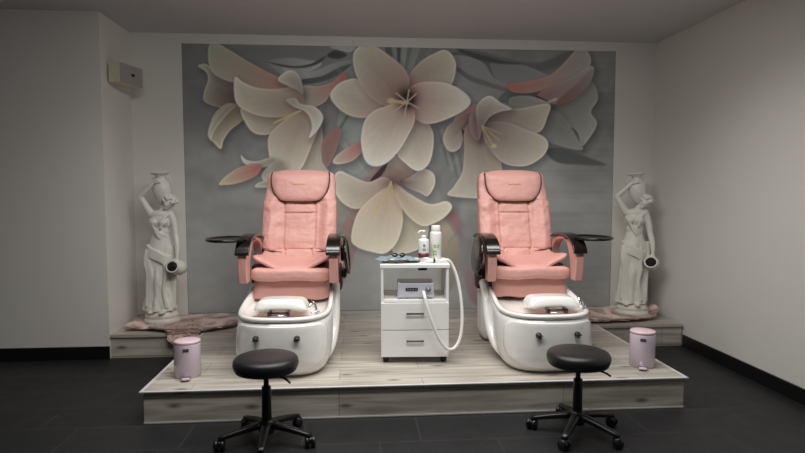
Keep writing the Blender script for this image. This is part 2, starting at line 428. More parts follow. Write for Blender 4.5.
    pet([(556,105),(562,96),(576,84),(590,70),(594,72),(588,86),(572,100)], (556,104), (592,70), (158,104,104), (170,162,158), edge=3, vein=3, shade=0, drop=0)
    line((537, 97), (549, 103), 1.1, (70, 48, 50)); line((545, 104), (556, 99), 1.3, (200, 195, 186))
    pet([(546,150),(562,148),(585,156),(606,165),(580,165),(556,162)], (546,150), (606,165), (100,108,108), (112,116,116), soft=1.5, **flat)
    pet([(510,98),(530,96),(549,104),(530,110),(512,108)], (510,100), (549,104), (150,150,146), (176,174,168), edge=6, vein=2, shade=4)
    # left lily
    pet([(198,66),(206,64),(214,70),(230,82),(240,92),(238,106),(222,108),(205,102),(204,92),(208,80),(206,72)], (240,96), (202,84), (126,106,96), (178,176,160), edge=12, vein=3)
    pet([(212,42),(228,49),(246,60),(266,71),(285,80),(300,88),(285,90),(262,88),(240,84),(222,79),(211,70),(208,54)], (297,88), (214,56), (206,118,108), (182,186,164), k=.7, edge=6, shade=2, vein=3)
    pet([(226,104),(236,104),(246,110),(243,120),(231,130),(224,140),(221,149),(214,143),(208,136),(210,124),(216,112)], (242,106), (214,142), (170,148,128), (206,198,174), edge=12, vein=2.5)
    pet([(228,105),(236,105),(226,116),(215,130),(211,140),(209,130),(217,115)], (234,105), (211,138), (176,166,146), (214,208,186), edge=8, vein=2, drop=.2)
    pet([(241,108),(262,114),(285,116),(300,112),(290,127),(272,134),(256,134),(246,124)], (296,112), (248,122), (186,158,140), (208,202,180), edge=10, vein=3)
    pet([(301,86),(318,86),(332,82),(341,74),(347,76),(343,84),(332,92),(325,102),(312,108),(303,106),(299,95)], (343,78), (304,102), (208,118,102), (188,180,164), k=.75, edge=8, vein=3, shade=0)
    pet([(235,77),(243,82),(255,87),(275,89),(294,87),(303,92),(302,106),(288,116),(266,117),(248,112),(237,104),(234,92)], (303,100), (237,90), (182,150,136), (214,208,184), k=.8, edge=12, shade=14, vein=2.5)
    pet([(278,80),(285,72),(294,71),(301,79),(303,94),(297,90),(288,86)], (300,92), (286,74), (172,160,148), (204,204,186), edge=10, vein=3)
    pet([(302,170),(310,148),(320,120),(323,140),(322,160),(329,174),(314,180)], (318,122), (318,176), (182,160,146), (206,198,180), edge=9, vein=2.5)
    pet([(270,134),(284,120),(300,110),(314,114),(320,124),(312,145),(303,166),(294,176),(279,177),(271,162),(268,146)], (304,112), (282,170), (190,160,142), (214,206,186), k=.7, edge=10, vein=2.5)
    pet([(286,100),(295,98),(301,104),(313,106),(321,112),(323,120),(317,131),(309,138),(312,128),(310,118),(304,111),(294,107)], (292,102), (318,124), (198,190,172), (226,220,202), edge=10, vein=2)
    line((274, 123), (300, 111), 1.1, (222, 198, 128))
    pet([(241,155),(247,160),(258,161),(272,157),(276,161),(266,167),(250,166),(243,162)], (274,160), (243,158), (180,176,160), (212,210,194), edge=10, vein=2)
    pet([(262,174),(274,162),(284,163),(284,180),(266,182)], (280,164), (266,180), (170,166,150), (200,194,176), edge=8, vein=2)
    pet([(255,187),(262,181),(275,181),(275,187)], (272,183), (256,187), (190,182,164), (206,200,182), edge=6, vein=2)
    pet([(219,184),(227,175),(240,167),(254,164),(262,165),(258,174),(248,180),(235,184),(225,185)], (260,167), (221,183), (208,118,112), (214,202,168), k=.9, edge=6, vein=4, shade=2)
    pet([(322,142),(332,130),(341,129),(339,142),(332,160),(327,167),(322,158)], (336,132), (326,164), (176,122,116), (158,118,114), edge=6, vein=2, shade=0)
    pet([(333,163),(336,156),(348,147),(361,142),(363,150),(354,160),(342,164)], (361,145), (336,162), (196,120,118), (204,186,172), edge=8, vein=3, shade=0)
    # lower lily
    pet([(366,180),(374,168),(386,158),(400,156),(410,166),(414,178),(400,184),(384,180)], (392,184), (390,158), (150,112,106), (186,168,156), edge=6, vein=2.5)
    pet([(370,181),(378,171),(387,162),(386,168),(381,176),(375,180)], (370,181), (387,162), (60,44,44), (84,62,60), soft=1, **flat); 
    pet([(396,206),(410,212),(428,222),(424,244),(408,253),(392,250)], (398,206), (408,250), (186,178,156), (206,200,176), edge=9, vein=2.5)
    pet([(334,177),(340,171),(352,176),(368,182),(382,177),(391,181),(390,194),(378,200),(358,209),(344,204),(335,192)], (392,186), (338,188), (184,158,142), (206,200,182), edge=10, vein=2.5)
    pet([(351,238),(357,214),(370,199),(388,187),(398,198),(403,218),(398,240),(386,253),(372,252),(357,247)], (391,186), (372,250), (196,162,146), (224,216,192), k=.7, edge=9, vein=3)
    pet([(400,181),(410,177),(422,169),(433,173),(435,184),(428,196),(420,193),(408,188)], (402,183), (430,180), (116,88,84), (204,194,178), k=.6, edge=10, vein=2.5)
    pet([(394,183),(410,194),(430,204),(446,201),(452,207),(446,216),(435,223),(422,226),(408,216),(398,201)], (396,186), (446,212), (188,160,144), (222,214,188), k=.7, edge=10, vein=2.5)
    blob((392, 183), 9, 6, (116, 76, 72), .6)
    for a in ((375, 211), (382, 206), (386, 214), (394, 206), (399, 208)): line((391, 182), a, .7, (206, 184, 120), .7)
    blob((375, 211), 3.4, 2, (220, 200, 124), 1, 2)
    # right lily
    pet([(452,126),(456,116),(466,108),(477,104),(480,113),(470,117),(460,124)], (474,108), (454,124), (206,140,134), (198,168,156), edge=5, vein=2, shade=0)
    pet([(443,138),(448,126),(458,119),(470,113),(477,114),(470,124),(464,136),(460,148),(452,152),(446,148)], (472,118), (446,142), (150,118,112), (188,176,162), edge=10, vein=3)
    line((463, 131), (466, 148), 1.2, (48, 36, 36)); line((462,129),(470,118),1.5,(120,92,88),.7)
    pet([(464,150),(464,132),(472,122),(486,130),(496,148),(502,168),(500,196),(450,196),(454,186),(462,172)], (474,124), (466,194), (150,118,112), (196,190,172), k=.7, edge=8, vein=3)
    pet([(483,119),(500,110),(522,108),(549,104),(547,118),(541,131),(530,133),(512,128),(492,125)], (486,120), (546,112), (132,104,100), (202,196,178), k=.6, edge=9, vein=2.5)
    pet([(484,124),(505,122),(525,129),(544,137),(548,147),(541,158),(526,166),(508,165),(496,157),(486,142)], (482,124), (540,156), (120,90,90), (208,202,184), k=.55, edge=9, vein=3)
    pet([(469,118),(475,111),(480,118),(481,132),(478,141),(471,134)], (474,112), (476,140), (172,140,134), (150,118,114), edge=5, vein=2)
    pet([(476,108),(482,99),(491,96),(501,103),(512,109),(500,112),(490,117),(483,128),(479,139),(477,122)], (482,128), (492,98), (150,126,118), (206,206,188), edge=9, vein=3)
    for a in ((493, 146), (499, 140), (490, 141), (486, 143), (502, 134)): line((482, 126), a, .7, (200, 176, 116), .7)
    blob((494, 146), 3, 2.2, (216, 198, 124), 1, 2)
    # centre lily
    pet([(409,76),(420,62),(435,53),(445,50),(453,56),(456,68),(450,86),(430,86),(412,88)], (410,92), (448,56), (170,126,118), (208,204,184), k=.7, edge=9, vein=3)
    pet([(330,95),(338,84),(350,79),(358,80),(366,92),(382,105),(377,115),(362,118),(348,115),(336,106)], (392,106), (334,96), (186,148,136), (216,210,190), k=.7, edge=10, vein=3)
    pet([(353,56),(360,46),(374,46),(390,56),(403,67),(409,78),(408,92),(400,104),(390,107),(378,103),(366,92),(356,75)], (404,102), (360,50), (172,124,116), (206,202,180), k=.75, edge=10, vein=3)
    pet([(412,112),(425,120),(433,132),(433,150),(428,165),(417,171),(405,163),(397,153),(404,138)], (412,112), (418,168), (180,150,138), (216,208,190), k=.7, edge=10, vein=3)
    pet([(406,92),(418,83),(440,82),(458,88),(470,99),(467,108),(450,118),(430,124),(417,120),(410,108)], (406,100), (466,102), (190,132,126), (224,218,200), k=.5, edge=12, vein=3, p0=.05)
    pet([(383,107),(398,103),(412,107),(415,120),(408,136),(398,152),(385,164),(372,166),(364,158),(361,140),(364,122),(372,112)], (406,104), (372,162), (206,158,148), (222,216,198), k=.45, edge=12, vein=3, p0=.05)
    blob((407, 99), 11, 12, (84, 46, 46), .95, 1.2); blob((408, 100), 6, 7, (26, 14, 15), 1, 1.6)
    for a in ((396, 93), (409, 90), (393, 112), (404, 119), (418, 108), (416, 94)): line((407, 102), a, .75, (206, 188, 156), .95)
    line((407, 103), (392, 101), 1.8, (206, 186, 140)); blob((391, 101), 4.2, 3.2, (218, 200, 142), 1, 2)
    gray = C.mean(-1, keepdims=True); C[:] = gray+(C-gray)*.66
    C[:] = (150+(C-150)*1.24+6)*np.array([1.0, 1.003, .992])
    C[:] = np.clip(C, 8, 250)
    lin = np.where(C/255 <= .04045, C/255/12.92, ((C/255+.055)/1.055)**2.4)
    me = bpy.data.meshes.new('lily_mural')
    y = -.003
    V = np.stack([X, np.full_like(X, y), Z], -1).reshape(-1, 3)
    idx = np.arange(nx*nz).reshape(nz, nx)
    Fq = np.stack([idx[:-1, :-1], idx[:-1, 1:], idx[1:, 1:], idx[1:, :-1]], -1).reshape(-1, 4)
    me.vertices.add(len(V)); me.vertices.foreach_set('co', V.ravel())
    me.loops.add(Fq.size); me.loops.foreach_set('vertex_index', Fq.ravel())
    me.polygons.add(len(Fq)); me.polygons.foreach_set('loop_start', np.arange(0, Fq.size, 4)); me.polygons.foreach_set('loop_total', np.full(len(Fq), 4))
    me.update(); me.validate()
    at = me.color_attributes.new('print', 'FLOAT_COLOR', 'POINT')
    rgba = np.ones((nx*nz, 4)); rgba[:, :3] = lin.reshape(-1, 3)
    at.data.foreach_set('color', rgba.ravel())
    m = bpy.data.materials.new('printed_wallpaper'); m.use_nodes = True
    N = m.node_tree.nodes; L = m.node_tree.links; b = N['Principled BSDF']
    a = N.new('ShaderNodeAttribute'); a.attribute_name = 'print'
    tc = N.new('ShaderNodeTexCoord'); nz_ = N.new('ShaderNodeTexNoise'); nz_.inputs['Scale'].default_value = 40
    L.new(tc.outputs['Object'], nz_.inputs['Vector'])
    mr = N.new('ShaderNodeMapRange'); mr.inputs[3].default_value = .96; mr.inputs[4].default_value = 1.04; L.new(nz_.outputs['Fac'], mr.inputs[0])
    vm = N.new('ShaderNodeVectorMath'); vm.operation = 'SCALE'; L.new(a.outputs['Color'], vm.inputs[0]); L.new(mr.outputs[0], vm.inputs['Scale'])
    L.new(vm.outputs[0], b.inputs['Base Color']); b.inputs['Roughness'].default_value = .6
    me.materials.append(m)
    o = bpy.data.objects.new('lily_mural', me); COL.objects.link(o)
    md = o.modifiers.new('paper', 'SOLIDIFY'); md.thickness = .0025; md.offset = -1
    tag(o, 'large printed wall mural of cream and pink lilies on grey, filling the back wall', 'mural')
mural()
#@@OBJECTS
# ------------------------------------------------------------------ pedicure chairs
def build_chair(x, y, rz, side, pad_dx, kdx, label):
    """side: +1 when the level tray sticks out towards +x, -1 towards -x"""
    t = thing('pedicure_chair', label, 'chair', (x, y, H), rz, 'pink pedicure spa chairs')
    RIM = .355
    # --- white foot basin body
    prof = [(0, -.455, -.10, .195), (.012, -.485, -.05, .235), (.04, -.512, .02, .262), (.09, -.528, .09, .28), (.16, -.532, .15, .287), (.235, -.530, .21, .289), (.29, -.524, .25, .286), (.318, -.518, .27, .282),
            (.322, -.508, .27, .274), (.328, -.508, .27, .274), (.332, -.520, .272, .284), (.347, -.522, .275, .286), (RIM, -.512, .27, .279), (RIM, -.49, .25, .262), (RIM-.016, -.478, .235, .250), (RIM-.025, -.46, .12, .235), (RIM-.034, -.42, .02, .20), (RIM-.036, -.34, -.05, .13)]
    n = 64; rings = []
    for i, (z, yf, yr, hw) in enumerate(prof):
        ring = []
        cy = (yf+yr)/2; hy = (yr-yf)/2
        for k in range(n):
            a = 2*PI*k/n; c, s = math.cos(a), math.sin(a)
            e = 2/2.9 if s < 0 else 2/3.6
            px = hw*math.copysign(abs(c)**(2/2.9), c); py = cy+hy*math.copysign(abs(s)**e, s)
            # sides flow up towards the seat
            lift = .068*sm(-.36, .1, py)*(min(1, z/.3)**3)
            if i > 13: lift *= .3
            narrow = 1-.05*sm(-.3, .2, py)
            ring.append((px*narrow, py, z+lift))
        rings.append(ring)
    bm = loft(bmesh.new(), rings)
    obj('basin', bm, 'shell', t, smooth=True)
    # rear pedestal
    def rp(p, h):
        return Vector((p.x*(1+.05*sm(.3, -.2, p.z)), p.y+.06*sm(-.2, .2, p.z), p.z))
    bm = rbox(bmesh.new(), (0, .34, .205), (.265, .12, .203), .06, 8, rp)
    obj('pedestal', bm, 'shell', t, smooth=True)
    for s in (-1, 1):
        path = [(s*.262, .40, .335), (s*.268, .33, .405), (s*.272, .20, .420), (s*.278, .09, .36), (s*.283, .01, .26), (s*.280, -.07, .165), (s*.268, -.17, .09), (s*.235, -.30, .045)]
        bm = tube(bmesh.new(), path, .03, 12, 8, rfun=lambda u: .034*(1-.55*abs(2*u-1)**3), flat=1.0)
        obj('side_fender', bm, 'shell', t, smooth=True)
    # raised front apron, rounded at its top corners
    def fpt(u, z, off):
        yf = np.interp(z, [p[0] for p in prof[:8]], [p[1] for p in prof[:8]]); yr = np.interp(z, [p[0] for p in prof[:8]], [p[2] for p in prof[:8]]); hw = np.interp(z, [p[0] for p in prof[:8]], [p[3] for p in prof[:8]])
        xx = min(abs(u), .9999)*hw; cy = (yf+yr)/2; hy = (yr-yf)/2
        ca = (xx/hw)**(2.9/2); sa = math.sqrt(max(0, 1-ca*ca)); py = cy-hy*sa**(2/2.9)
        nx_ = ca; ny_ = -sa
        return (math.copysign(xx, u)+math.copysign(1, u)*off*nx_, py+off*ny_, z)
    outl = crom([(-.9, .10, 0), (-.93, .2, 0), (-.91, .27, 0), (-.84, .302, 0), (-.7, .31, 0), (0, .31, 0), (.7, .31, 0), (.84, .302, 0), (.91, .27, 0), (.93, .2, 0), (.9, .10, 0), (.6, .045, 0), (0, .035, 0), (-.6, .045, 0)], 6, True)
    rings = []
    for sc, off in ((1, -.004), (1, .004), (.985, .0085), (.95, .009), (.8, .007), (.6, .006), (.4, .006), (.2, .006), (.03, .006)):
        rings.append([fpt(p.x*sc, .17+(p.y-.17)*sc, off) for p in outl])
    obj('front_apron', loft(bmesh.new(), rings, cap0=False), 'shell', t, smooth=True)
    # inside deck, and the basin's reddish reflection painted as a coloured strip
    bm = bmesh.new(); rbox(bm, (0, -.38, .316), (.17, .03, .010), .012, 4)
    obj('basin_shelf', bm, 'shell_dark', t, smooth=True)
    bm = bmesh.new(); rbox(bm, (0, -.405, .34), (.165, .010, .006), .004, 3)
    obj('reflection_strip', bm, 'red_reflection', t, smooth=True)
    # knobs
    for kx in (-.10+kdx, .13+kdx):
        k = bmesh.new(); Mx = Matrix.Rotation(PI/2, 4, 'X')
        lathe(k, [(.0, 0), (.017, 0), (.018, .006), (.012, .012), (.012, .022), (.009, .03), (0, .031)], 20, M4=Mx)
        for i in range(5):
            a = 2*PI*i/5
            lathe(k, [(.0, .012), (.0065, .012), (.0065, .026), (.0, .028)], 10, (.013*math.cos(a), 0, .013*math.sin(a)), M4=Mx)
        p = fpt(kx/.289, .242, .006)
        obj('knob', k, 'gloss_black', t, smooth=True, loc=p)
    sh = bmesh.new(); p = fpt(.03, .165, .006)
    tube(sh, [(-.026, .0, -.02), (-.026, -.03, .005), (-.012, -.04, .024), (.012, -.04, .024), (.026, -.03, .005), (.026, 0, -.02)], .006, 10)
    obj('spray_hose_loop', sh, 'gloss_black', t, smooth=True, loc=p)
    # foot rest pad with its black bracket
    def padf(p, h):
        k = 1-.13*sm(-h.z, h.z, p.z)
        return Vector((p.x*k, p.y*(1-.2*sm(-h.z, h.z, p.z)), p.z+.008*(1-(p.x/h.x)**2)))
    fr = obj('footrest_pad', rbox(bmesh.new(), (pad_dx, -.275, .388), (.163, .10, .035), .03, 8, padf), 'pad', t, smooth=True)
    bm = bmesh.new()
    for s in (-1, 1):
        rbox(bm, (s*.055, -.0, 0), (.010, .012, .014), .005, 3)
        rbox(bm, (s*.055, .03, .006), (.007, .03, .007), .004, 3)
    tube(bm, [(-.055, 0, .004), (.055, 0, .004)], .0055, 10, smooth=False)
    bk = obj('footrest_bracket', bm, 'black', fr, smooth=True, loc=(pad_dx, -.405, .358))
    bm = bmesh.new(); tube(bm, [(-.05, -.004, -.012), (.05, -.004, -.012)], .006, 8, smooth=False)
    obj('chrome_bar', bm, 'chrome', fr, smooth=True, loc=(pad_dx, -.405, .358))
    # faucet
    bm = bmesh.new(); fx = .20 if pad_dx < 0 else .245
    tube(bm, [(fx, -.33, .33), (fx-.003, -.33, .37), (fx-.015, -.335, .40), (fx-.03, -.35, .405), (fx-.04, -.37, .39)], .008, 10)
    tube(bm, [(fx-.005, -.32, .37), (fx-.03, -.30, .42)], .0065, 8, smooth=False)
    tube(bm, [(fx+.012, -.34, .335), (fx+.014, -.345, .36), (fx-.03, -.36, .352)], .005, 8)
    obj('faucet', bm, 'chrome', t, smooth=True)

    # --- seat frame and upholstery
    obj('seat_frame', rbox(bmesh.new(), (0, .21, .462), (.245, .17, .105), .02, 4), 'brown', t, smooth=True)
    def calf(p, h):
        return Vector((p.x*(1+.03*sm(h.z, -h.z, p.z)), p.y-.012*math.cos(p.z/h.z*PI*.5)-.02*sm(0, -h.z, p.z), p.z+.006*math.sin(p.x*30)*sm(0, -h.z, p.z)))
    obj('calf_pad', rbox(bmesh.new(), (0, .045, .435), (.243, .045, .068), .02, 9, calf), 'pink_side', t, smooth=True)
    def roll(p, h):
        return Vector((p.x, p.y-.010*(1-(p.x/h.x)**2), p.z+.004*math.sin(p.x*22+1)+.004*(1-(p.x/h.x)**4)))
    obj('front_bolster', rbox(bmesh.new(), (0, -.01, .532), (.256, .05, .042), .030, 10, roll), 'pink', t, smooth=True)
    def seatf(p, h):
        u = abs(p.x)/h.x; fr_ = sm(h.y*1.0, -h.y*.9, p.y)
        wing = .080*max(0, (u-.40)/.60)*(.45+.55*fr_)
        back = .05*sm(0, h.y, p.y)
        wr = .004*noise.noise(Vector((p.x*14, p.y*10, 3)))
        return Vector((p.x*(1+.04*fr_), p.y-.03*max(0, 1-u*1.7)*fr_, p.z+wing+back+wr))
    obj('seat_cushion', rbox(bmesh.new(), (0, .195, .568), (.238, .215, .016), .014, 16, seatf), 'pink', t, smooth=True)
    # --- backrest
    def spine(z):   # depth of the padding's middle at a height
        v = (z-.56)/.66
        return .36+.20*v+.02*math.sin(v*PI)
    def bring(z, hw, d, low=False):
        ring = []; n = 200
        for k in range(n):
            a = 2*PI*k/n; c, s = math.cos(a), math.sin(a)
            e = 2/3.4
            px = hw*math.copysign(abs(c)**e, c); py = d*math.copysign(abs(s)**e, s)
            if s < 0:
                u = px/hw; au = abs(u)
                groove = .022*math.exp(-((au-.42)/.022)**2)
                bol = .042*sm(.50, .8, au)*(1-sm(.96, 1.12, z))*(1 if not low else .25)
                bel = -.012*(1-u*u)
                seam = .011*(math.exp(-((z-.985)/.006)**2)+math.exp(-((z-.915)/.006)**2))*(au < .42)+.006*math.exp(-((z-1.005)/.006)**2)*(au > .42)
                wr = .010*noise.noise(Vector((px*9+z*4, z*13-px*6, 1.5)))+.005*abs(noise.noise(Vector((px*20+z*12, z*20-px*14, 4))))
                py += groove-bol+bel+seam+wr
            ring.append((px, spine(z)+py, z+.0*px))
        return ring
    rings = []
    zs = [.648+.0*i for i in range(1)]+list(np.linspace(.652, 1.17, 110))+[1.185, 1.2, 1.21, 1.216]
    for z in zs:
        hw = float(np.interp(z, [.648, .655, .67, .70, .90, 1.0, 1.02, 1.12, 1.17, 1.20, 1.216], [.235, .250, .260, .267, .267, .264, .256, .253, .249, .240, .216]))
        d = float(np.interp(z, [.648, .655, .67, .72, 1.0, 1.15, 1.2, 1.216], [.02, .04, .052, .058, .05, .045, .035, .014]))
        rings.append(bring(z, hw, d))
    bk = obj('backrest', loft(bmesh.new(), rings), 'pink', t, smooth=True)
    rings = [bring(z, .238-.012*sm(.56, .7, z), d, True) for z, d in zip(np.linspace(.56, .70, 12), [.03, .05]+[.056]*6+[.046, .032, .02, .01])]
    lo = obj('lumbar_panel', loft(bmesh.new(), rings), 'pink', t, smooth=True)
    bm = rbox(bmesh.new(), (0, .500, .86), (.249, .075, .34), .04, 6, lambda p, h: Vector((p.x, p.y+.23*p.z/.66, p.z)))
    obj('back_shell', bm, 'pink_side', t, smooth=True)
    # head cushion: rounded trapezoid hung over the top
    ol = crom([(-.196, 1.212, 0), (-.208, 1.185, 0), (-.206, 1.12, 0), (-.186, 1.06, 0), (-.15, 1.018, 0), (-.11, 1.002, 0), (0, .998, 0), (.11, 1.002, 0), (.15, 1.018, 0), (.186, 1.06, 0), (.206, 1.12, 0), (.208, 1.185, 0), (.196, 1.212, 0), (.12, 1.228, 0), (0, 1.231, 0), (-.12, 1.228, 0)], 5, True)
    hp = lambda u, v, d: (u, spine(v)-.058-d-.012*(1-(u/.23)**2)+.045*sm(1.17, 1.235, v), v)
    obj('head_cushion', puff(bmesh.new(), [(p.x, p.y) for p in ol], .034, hp, 7), 'pink', t, smooth=True)
    seam = [hp(p.x*1.012, 1.115+(p.y-1.115)*1.02, .0) for p in ol if p.y < 1.21]
    k0 = [i for i, p in enumerate(ol) if p.y < 1.21]
    # order the seam from the left top corner round the bottom to the right top corner
    bm = bmesh.new(); tube(bm, seam, .0052, 8, smooth=False)
    obj('dark_piping', bm, 'brown', t, smooth=True)
    bm = bmesh.new(); xx = -.052; rr = random.Random(4)
    for i in range(11):
        wd = rr.choice((.005, .007, .008)); box(bm, xx, xx+wd, -.0008, .0008, -.0035, .0035+rr.choice((0, .002))); xx += wd+.0028
    q = hp(0, 1.125, .034)
    obj('embroidered_mark', bm, 'gold', t, loc=(q[0], q[1]-.0015, q[2]), rot=(R(-14), 0, 0))
    for s in (-1, 1):  # brown tubes paint in the shade of the slits under the bolsters
        bm = bmesh.new(); tube(bm, [(s*.262, spine(.65)-.03, .652), (s*.235, spine(.65)-.062, .650), (s*.18, spine(.65)-.070, .648), (s*.115, spine(.65)-.066, .644)], .006, 8, rfun=lambda u: .007*(1-u)+.001)
        obj('bolster_slit_shade', bm, 'brown', t, smooth=True)
    # --- arms
    for s in (-1, 1):
        outer = [(-.118, .49), (-.135, .58), (-.135, .66), (-.10, .72), (-.02, .757), (.08, .770), (.20, .765), (.32, .735), (.385, .68), (.395, .53)]
        inner = [(.35, .53), (.35, .63), (.30, .705), (.19, .737), (.09, .737), (.03, .705), (-.01, .64), (-.03, .57), (-.04, .49)]
        pts = [(p.x, p.y) for p in crom([(a, b, 0) for a, b in outer], 5)]+[(p.x, p.y) for p in crom([(a, b, 0) for a, b in inner], 5)]
        x0, x1 = sorted((s*.258, s*.316))
        arm = obj('armrest', prism_x(bmesh.new(), pts, x0, x1), 'pink_side', t, bevel=.009, seg=3)
        co_ = [(-.160, .676), (-.145, .708), (-.10, .748), (-.02, .776), (.08, .788), (.22, .783), (.34, .756)]
        ci_ = [(.34, .742), (.22, .769), (.08, .774), (-.02, .761), (-.095, .727), (-.130, .692), (-.141, .67)]
        pts = [(p.x, p.y) for p in crom([(a, b, 0) for a, b in co_], 5)]+[(p.x, p.y) for p in crom([(a, b, 0) for a, b in ci_], 5)]
        x0, x1 = sorted((s*.240, s*.328))
        obj('arm_cap', prism_x(bmesh.new(), pts, x0, x1), 'gloss_black', arm, bevel=.006, seg=3)
        xi = s*.3
        obj('arm_bracket', rbox(bmesh.new(), (s*.285, .30, .47), (.03, .06, .09), .015, 4), 'brown', t, smooth=True)
    def tray(mt):
        bm = bmesh.new(); g = .9 if mt else 1
        lathe(bm, [(0, -.012), (.10, -.012), (.135, -.006), (.142, .003), (.140, .010), (.132, .011), (.122, .001), (0, .001)], 48, sx=g, sy=1.3*g)
        return bm
    tr = obj('side_tray', tray(0), 'gloss_black', t, smooth=True, loc=(side*.405, .0, .762))
    bm = bmesh.new(); rbox(bm, (side*-.115, .03, -.002), (.05, .03, .008), .006, 4)
    obj('tray_hinge', bm, 'black', tr, smooth=True)
    tf = obj('folded_tray', tray(1), 'gloss_black', t, smooth=True, loc=(-side*.362, .02, .655), rot=(0, R(90+side*6), 0))
    bm = bmesh.new(); rbox(bm, (0, 0, 0), (.018, .05, .05), .012, 4); rbox(bm, (-side*.004, -.02, -.13), (.016, .045, .03), .01, 4)
    obj('tray_hinge', bm, 'black', t, smooth=True, loc=(-side*.342, .02, .67))
    return t

build_chair(-.800, -1.175, R(-2.3), -1, -.015, -.022, 'pink padded pedicure chair left of the white trolley, its level tray towards the alarm box')
build_chair(.79, -1.215, R(-.8), 1, .05, 0, 'pink padded pedicure chair right of the white trolley, white hose hanging next to it')

# ------------------------------------------------------------------ trolley and what stands on it
TX, TY, TR_ = -.010, -1.43, R(-3)
tro = thing('trolley', 'white two-drawer trolley on black casters between the pink chairs', 'trolley', (TX, TY, H), TR_)
W2, D, TZ = .212, .36, .622
obj('top_panel', B(-W2-.006, W2+.006, -.004, D, TZ-.022, TZ), 'cart', tro, bevel=.002)
for s in (-1, 1):
    xs = sorted((s*(W2-.016), s*W2)); obj('side_panel', B(*xs, 0, D, .05, TZ-.0225), 'cart', tro, bevel=.0015)
obj('shelf_panel', B(-W2+.0165, W2-.0165, .004, D, .385, .400), 'cart', tro)
obj('bottom_panel', B(-W2+.0165, W2-.0165, .004, D, .05, .066), 'cart', tro)
obj('back_panel', B(-W2+.0165, W2-.0165, D-.012, D-.001, .067, .3845), 'cart', tro)
for z0, z1 in ((.042, .209), (.214, .383)):
    dr = obj('drawer', B(-W2+.001, W2-.001, -.017, -.001, z0, z1), 'cart', tro, bevel=.0015)
    bm = bmesh.new(); zc = z0+.62*(z1-z0); box(bm, -.055, .055, -.036, -.030, zc-.006, zc+.006); box(bm, -.05, -.042, -.030, -.017, zc-.004, zc+.004); box(bm, .042, .05, -.030, -.017, zc-.004, zc+.004)
    obj('handle', bm, 'handle', dr, bevel=.001)
obj('catch', B(.02, .075, -.0055, .02, TZ-.036, TZ-.0225), 'black', tro)
for sx in (-1, 1):
    for yy in (.03, D-.04):
        bm = bmesh.new(); lathe(bm, [(0, -.018), (.020, -.018), (.023, -.012), (.023, .012), (.020, .018), (0, .018)], 20, (0, 0, .023), M4=Matrix.Rotation(PI/2, 4, 'Y'))
        box(bm, -.016, .016, -.02, .02, .03, .0495)
        obj('caster', bm, 'black', tro, smooth=False, loc=(sx*(W2-.03), yy, 0), bevel=.002)
MT = Matrix.Translation((TX, TY, H)) @ Matrix.Rotation(TR_, 4, 'Z')
def on_t(x, y, z): return MT @ Vector((x, y, z))

# nail drill control unit with its hose
dv = thing('drill_unit', 'white box-shaped nail drill control unit with dark display inside the trolley shelf', 'device', on_t(.007, .03, .4005), TR_)
obj('casing', B(-.115, .115, 0, .2, .006, .098), 'device', dv, bevel=.006, seg=3)
fp = obj('front_panel', B(-.107, .107, -.003, -.0003, .014, .090), 'device', dv, bevel=.001)
obj('display', B(-.064, .012, -.005, -.0033, .050, .070), 'black', dv)
bm = bmesh.new()
for i in range(4): box(bm, -.056+i*.017, -.046+i*.017, -.006, -.0052, .054, .066)
obj('display_digits', bm, 'grey_print', dv)
bm = bmesh.new(); lathe(bm, [(0, 0), (.017, 0), (.016, .012), (.013, .016), (0, .016)], 24, M4=Matrix.Rotation(PI/2, 4, 'X'))
obj('dial', bm, 'handle', dv, smooth=True, loc=(.078, -.0035, .06))
for i in range(4): obj('foot', B(-.10+(i % 2)*.185, -.085+(i % 2)*.185, .01+(i//2)*.16, .025+(i//2)*.16, 0, .006), 'black', dv)
obj('top_vent', B(-.10, .10, .012, .05, .0985, .101), 'handle', dv)
hz = [(.055, .02, .445), (.058, -.03, .43), (.075, -.055, .36), (.105, -.065, .27), (.145, -.065, .17), (.195, -.055, .105), (.245, -.03, .10), (.285, 0, .16), (.300, .03, .27), (.295, .06, .40), (.275, .09, .52), (.245, .10, .60), (.215, .095, .636), (.18, .09, .636), (.155, .085, .634)]
ho = bmesh.new(); tube(ho, [on_t(*p) for p in hz], .0105, 12, 8)
hs = obj('drill_hose', ho, 'hose', None, smooth=True)
tag(hs, 'white flexible hose looping from the drill unit over the trolley edge', 'hose')
hd = thing('drill_handpiece', 'small white drill handpiece with black ring lying on the trolley top', 'handpiece', on_t(.145, .085, TZ), TR_+R(200))
bm = bmesh.new(); lathe(bm, [(0, 0), (.0125, 0), (.0145, .012), (.0145, .05), (.011, .066), (.006, .078), (0, .08)], 20, (0, 0, .0145), M4=Matrix.Rotation(PI/2, 4, 'Y'))
obj('body', bm, 'white_plastic', hd, smooth=True)
bm = bmesh.new(); lathe(bm, [(.0, .018), (.0152, .018), (.0152, .032), (0, .032)], 20, (0, 0, .0145), M4=Matrix.Rotation(PI/2, 4, 'Y'))
obj('ring', bm, 'black', hd, smooth=True)

